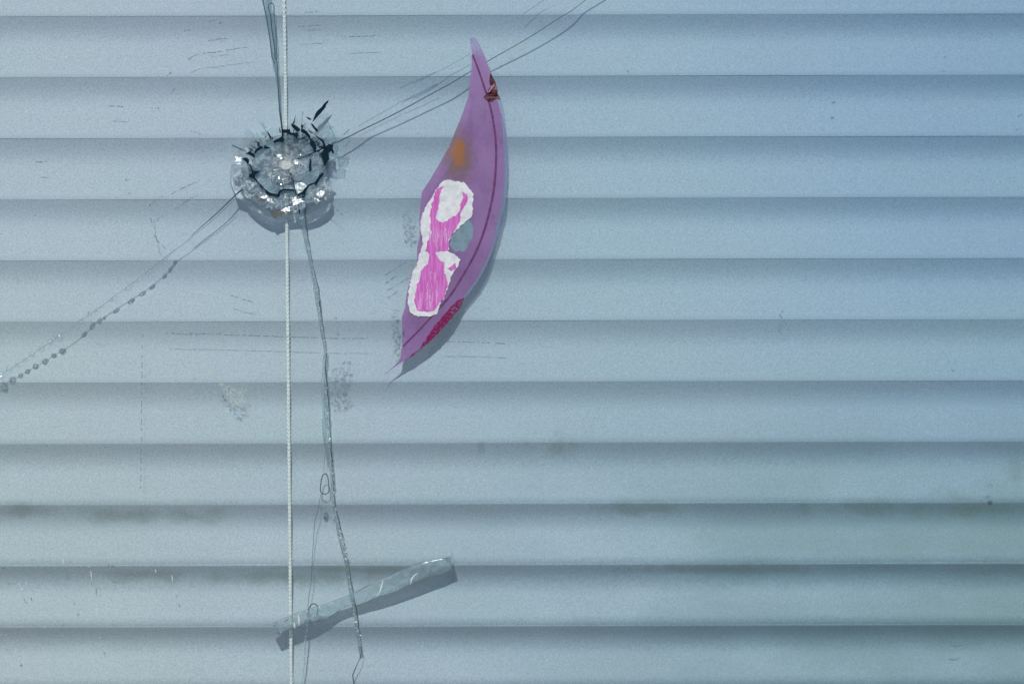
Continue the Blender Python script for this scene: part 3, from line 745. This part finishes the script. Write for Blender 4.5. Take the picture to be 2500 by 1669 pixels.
prism('crimson_edge', ragged(pts(C, (634,884),(600,955),(560,1003),(472,1102),(384,1190),(340,1222),(352,1190),(400,1120),(440,1062),(500,990),(540,945),(590,900)), .8, 6, 4), -.00026, .00008, 'red', stick, label='flaking crimson ink along the lower edge')
prism('crimson_edge', ragged(pts(C, (336,1224),(292,1264),(262,1284),(290,1250)), .5, 6, 4), -.00026, .00008, 'red', stick)
sw = ragged(pts(B, (806,370),(826,400),(846,440),(862,500),(860,535),(884,568),(850,566),(822,588),(790,584),(776,568),(752,552),(770,535),(788,515),(804,470),(800,430)), 1.0, 5, 6)
cu, cv = B(820, 520)
v, f = prism_geo([sw], lambda u, v: -.0005 - .0012 * max(0, 1 - math.hypot(u - cu, v - cv) / 16) - .0003 * mnoise.noise(Vector((u * .3, v * .3, 0))), .0004)
mesh_obj('crumpled_scrap', v, f, 'scrap', stick, label='crumpled dark red-brown scrap curled over the sticker edge')
strip('scrap_fold', pts(B, (795,520),(815,490),(838,455)), 2.0, -.0020, .0004, 'fibre', stick)

# ---------------------------------------------------------------- strip of tape
tape = empty('adhesive_tape', P(*E(225, 1215), -.0003), 'crinkled strip of clear adhesive tape stuck slantwise on the glass', 'tape')
top_e = pts(E, (225,1172),(330,1125),(400,1098),(480,1070),(600,1035),(720,987),(820,940),(900,900),(1000,860),(1100,808),(1200,772),(1270,756),(1330,748),(1384,736))
bot_e = pts(E, (265,1247),(380,1194),(470,1172),(600,1130),(650,1098),(720,1065),(820,1032),(905,1004),(1010,965),(1110,920),(1190,886),(1260,852),(1340,820),(1395,795))
# strip as a grid so that it ripples
n = 90; rows_ = 6; vv, ff = [], []
def atp(p, t):
    x = t * (len(p) - 1); i = min(int(x), len(p) - 2); f_ = x - i; return (p[i][0]*(1-f_)+p[i+1][0]*f_, p[i][1]*(1-f_)+p[i+1][1]*f_)
for side in (0, 1):
    for i in range(n):
        a, b = atp(top_e, i / (n - 1)), atp(bot_e, i / (n - 1))
        for j in range(rows_):
            k = j / (rows_ - 1); u, v = a[0] * (1 - k) + b[0] * k, a[1] * (1 - k) + b[1] * k
            rip = mnoise.noise(Vector((u * .045, v * .09, 3.1))) * .00022 + mnoise.noise(Vector((u * .12, v * .2, 7.7))) * .00008
            vv.append(P(u, v, -.00042 + rip + side * .00009))
off = n * rows_
for i in range(n - 1):
    for j in range(rows_ - 1):
        a = i * rows_ + j; ff.append((a, a + rows_, a + rows_ + 1, a + 1)); ff.append((a + off, a + 1 + off, a + rows_ + 1 + off, a + rows_ + off))
    for j in (0, rows_ - 1):
        a = i * rows_ + j; ff.append((a, a + rows_, a + rows_ + off, a + off))
for i in (0, n - 1):
    for j in range(rows_ - 1):
        a = i * rows_ + j; ff.append((a, a + 1, a + 1 + off, a + off))
mesh_obj('tape_strip', vv, ff, 'tape', tape, smooth=True)
prism('torn_end', ragged(pts(E, (1330,748),(1384,735),(1391,708),(1404,742),(1424,786),(1396,797),(1378,790)), .8, 6, 3), -.0005, .0001, 'tape', tape)
for i, q in enumerate([[(1172,848),(1150,862),(1130,885),(1122,920)], [(945,890),(935,935),(920,980),(900,1000)], [(395,1110),(400,1190)], [(368,1165),(372,1210)], [(505,1170),(508,1192)], [(228,1180),(245,1172)], [(300,1150),(335,1142)]]):
    strip('tape_crease', ragged(pts(E, *q), .5, 6, i, closed=False), lambda t: 3.8 * math.sin(math.pi * max(.12, min(.88, t))), -.0008, .0003, 'cord' if i < 4 else 'spark', tape)  # white colour stands in for highlights along the creases
strip('tape_crease', ragged(pts(E, (880,908),(840,930),(780,965),(720,990)), .6, 8, 2, closed=False), 2.0, -.0007, .0003, 'tape', tape)
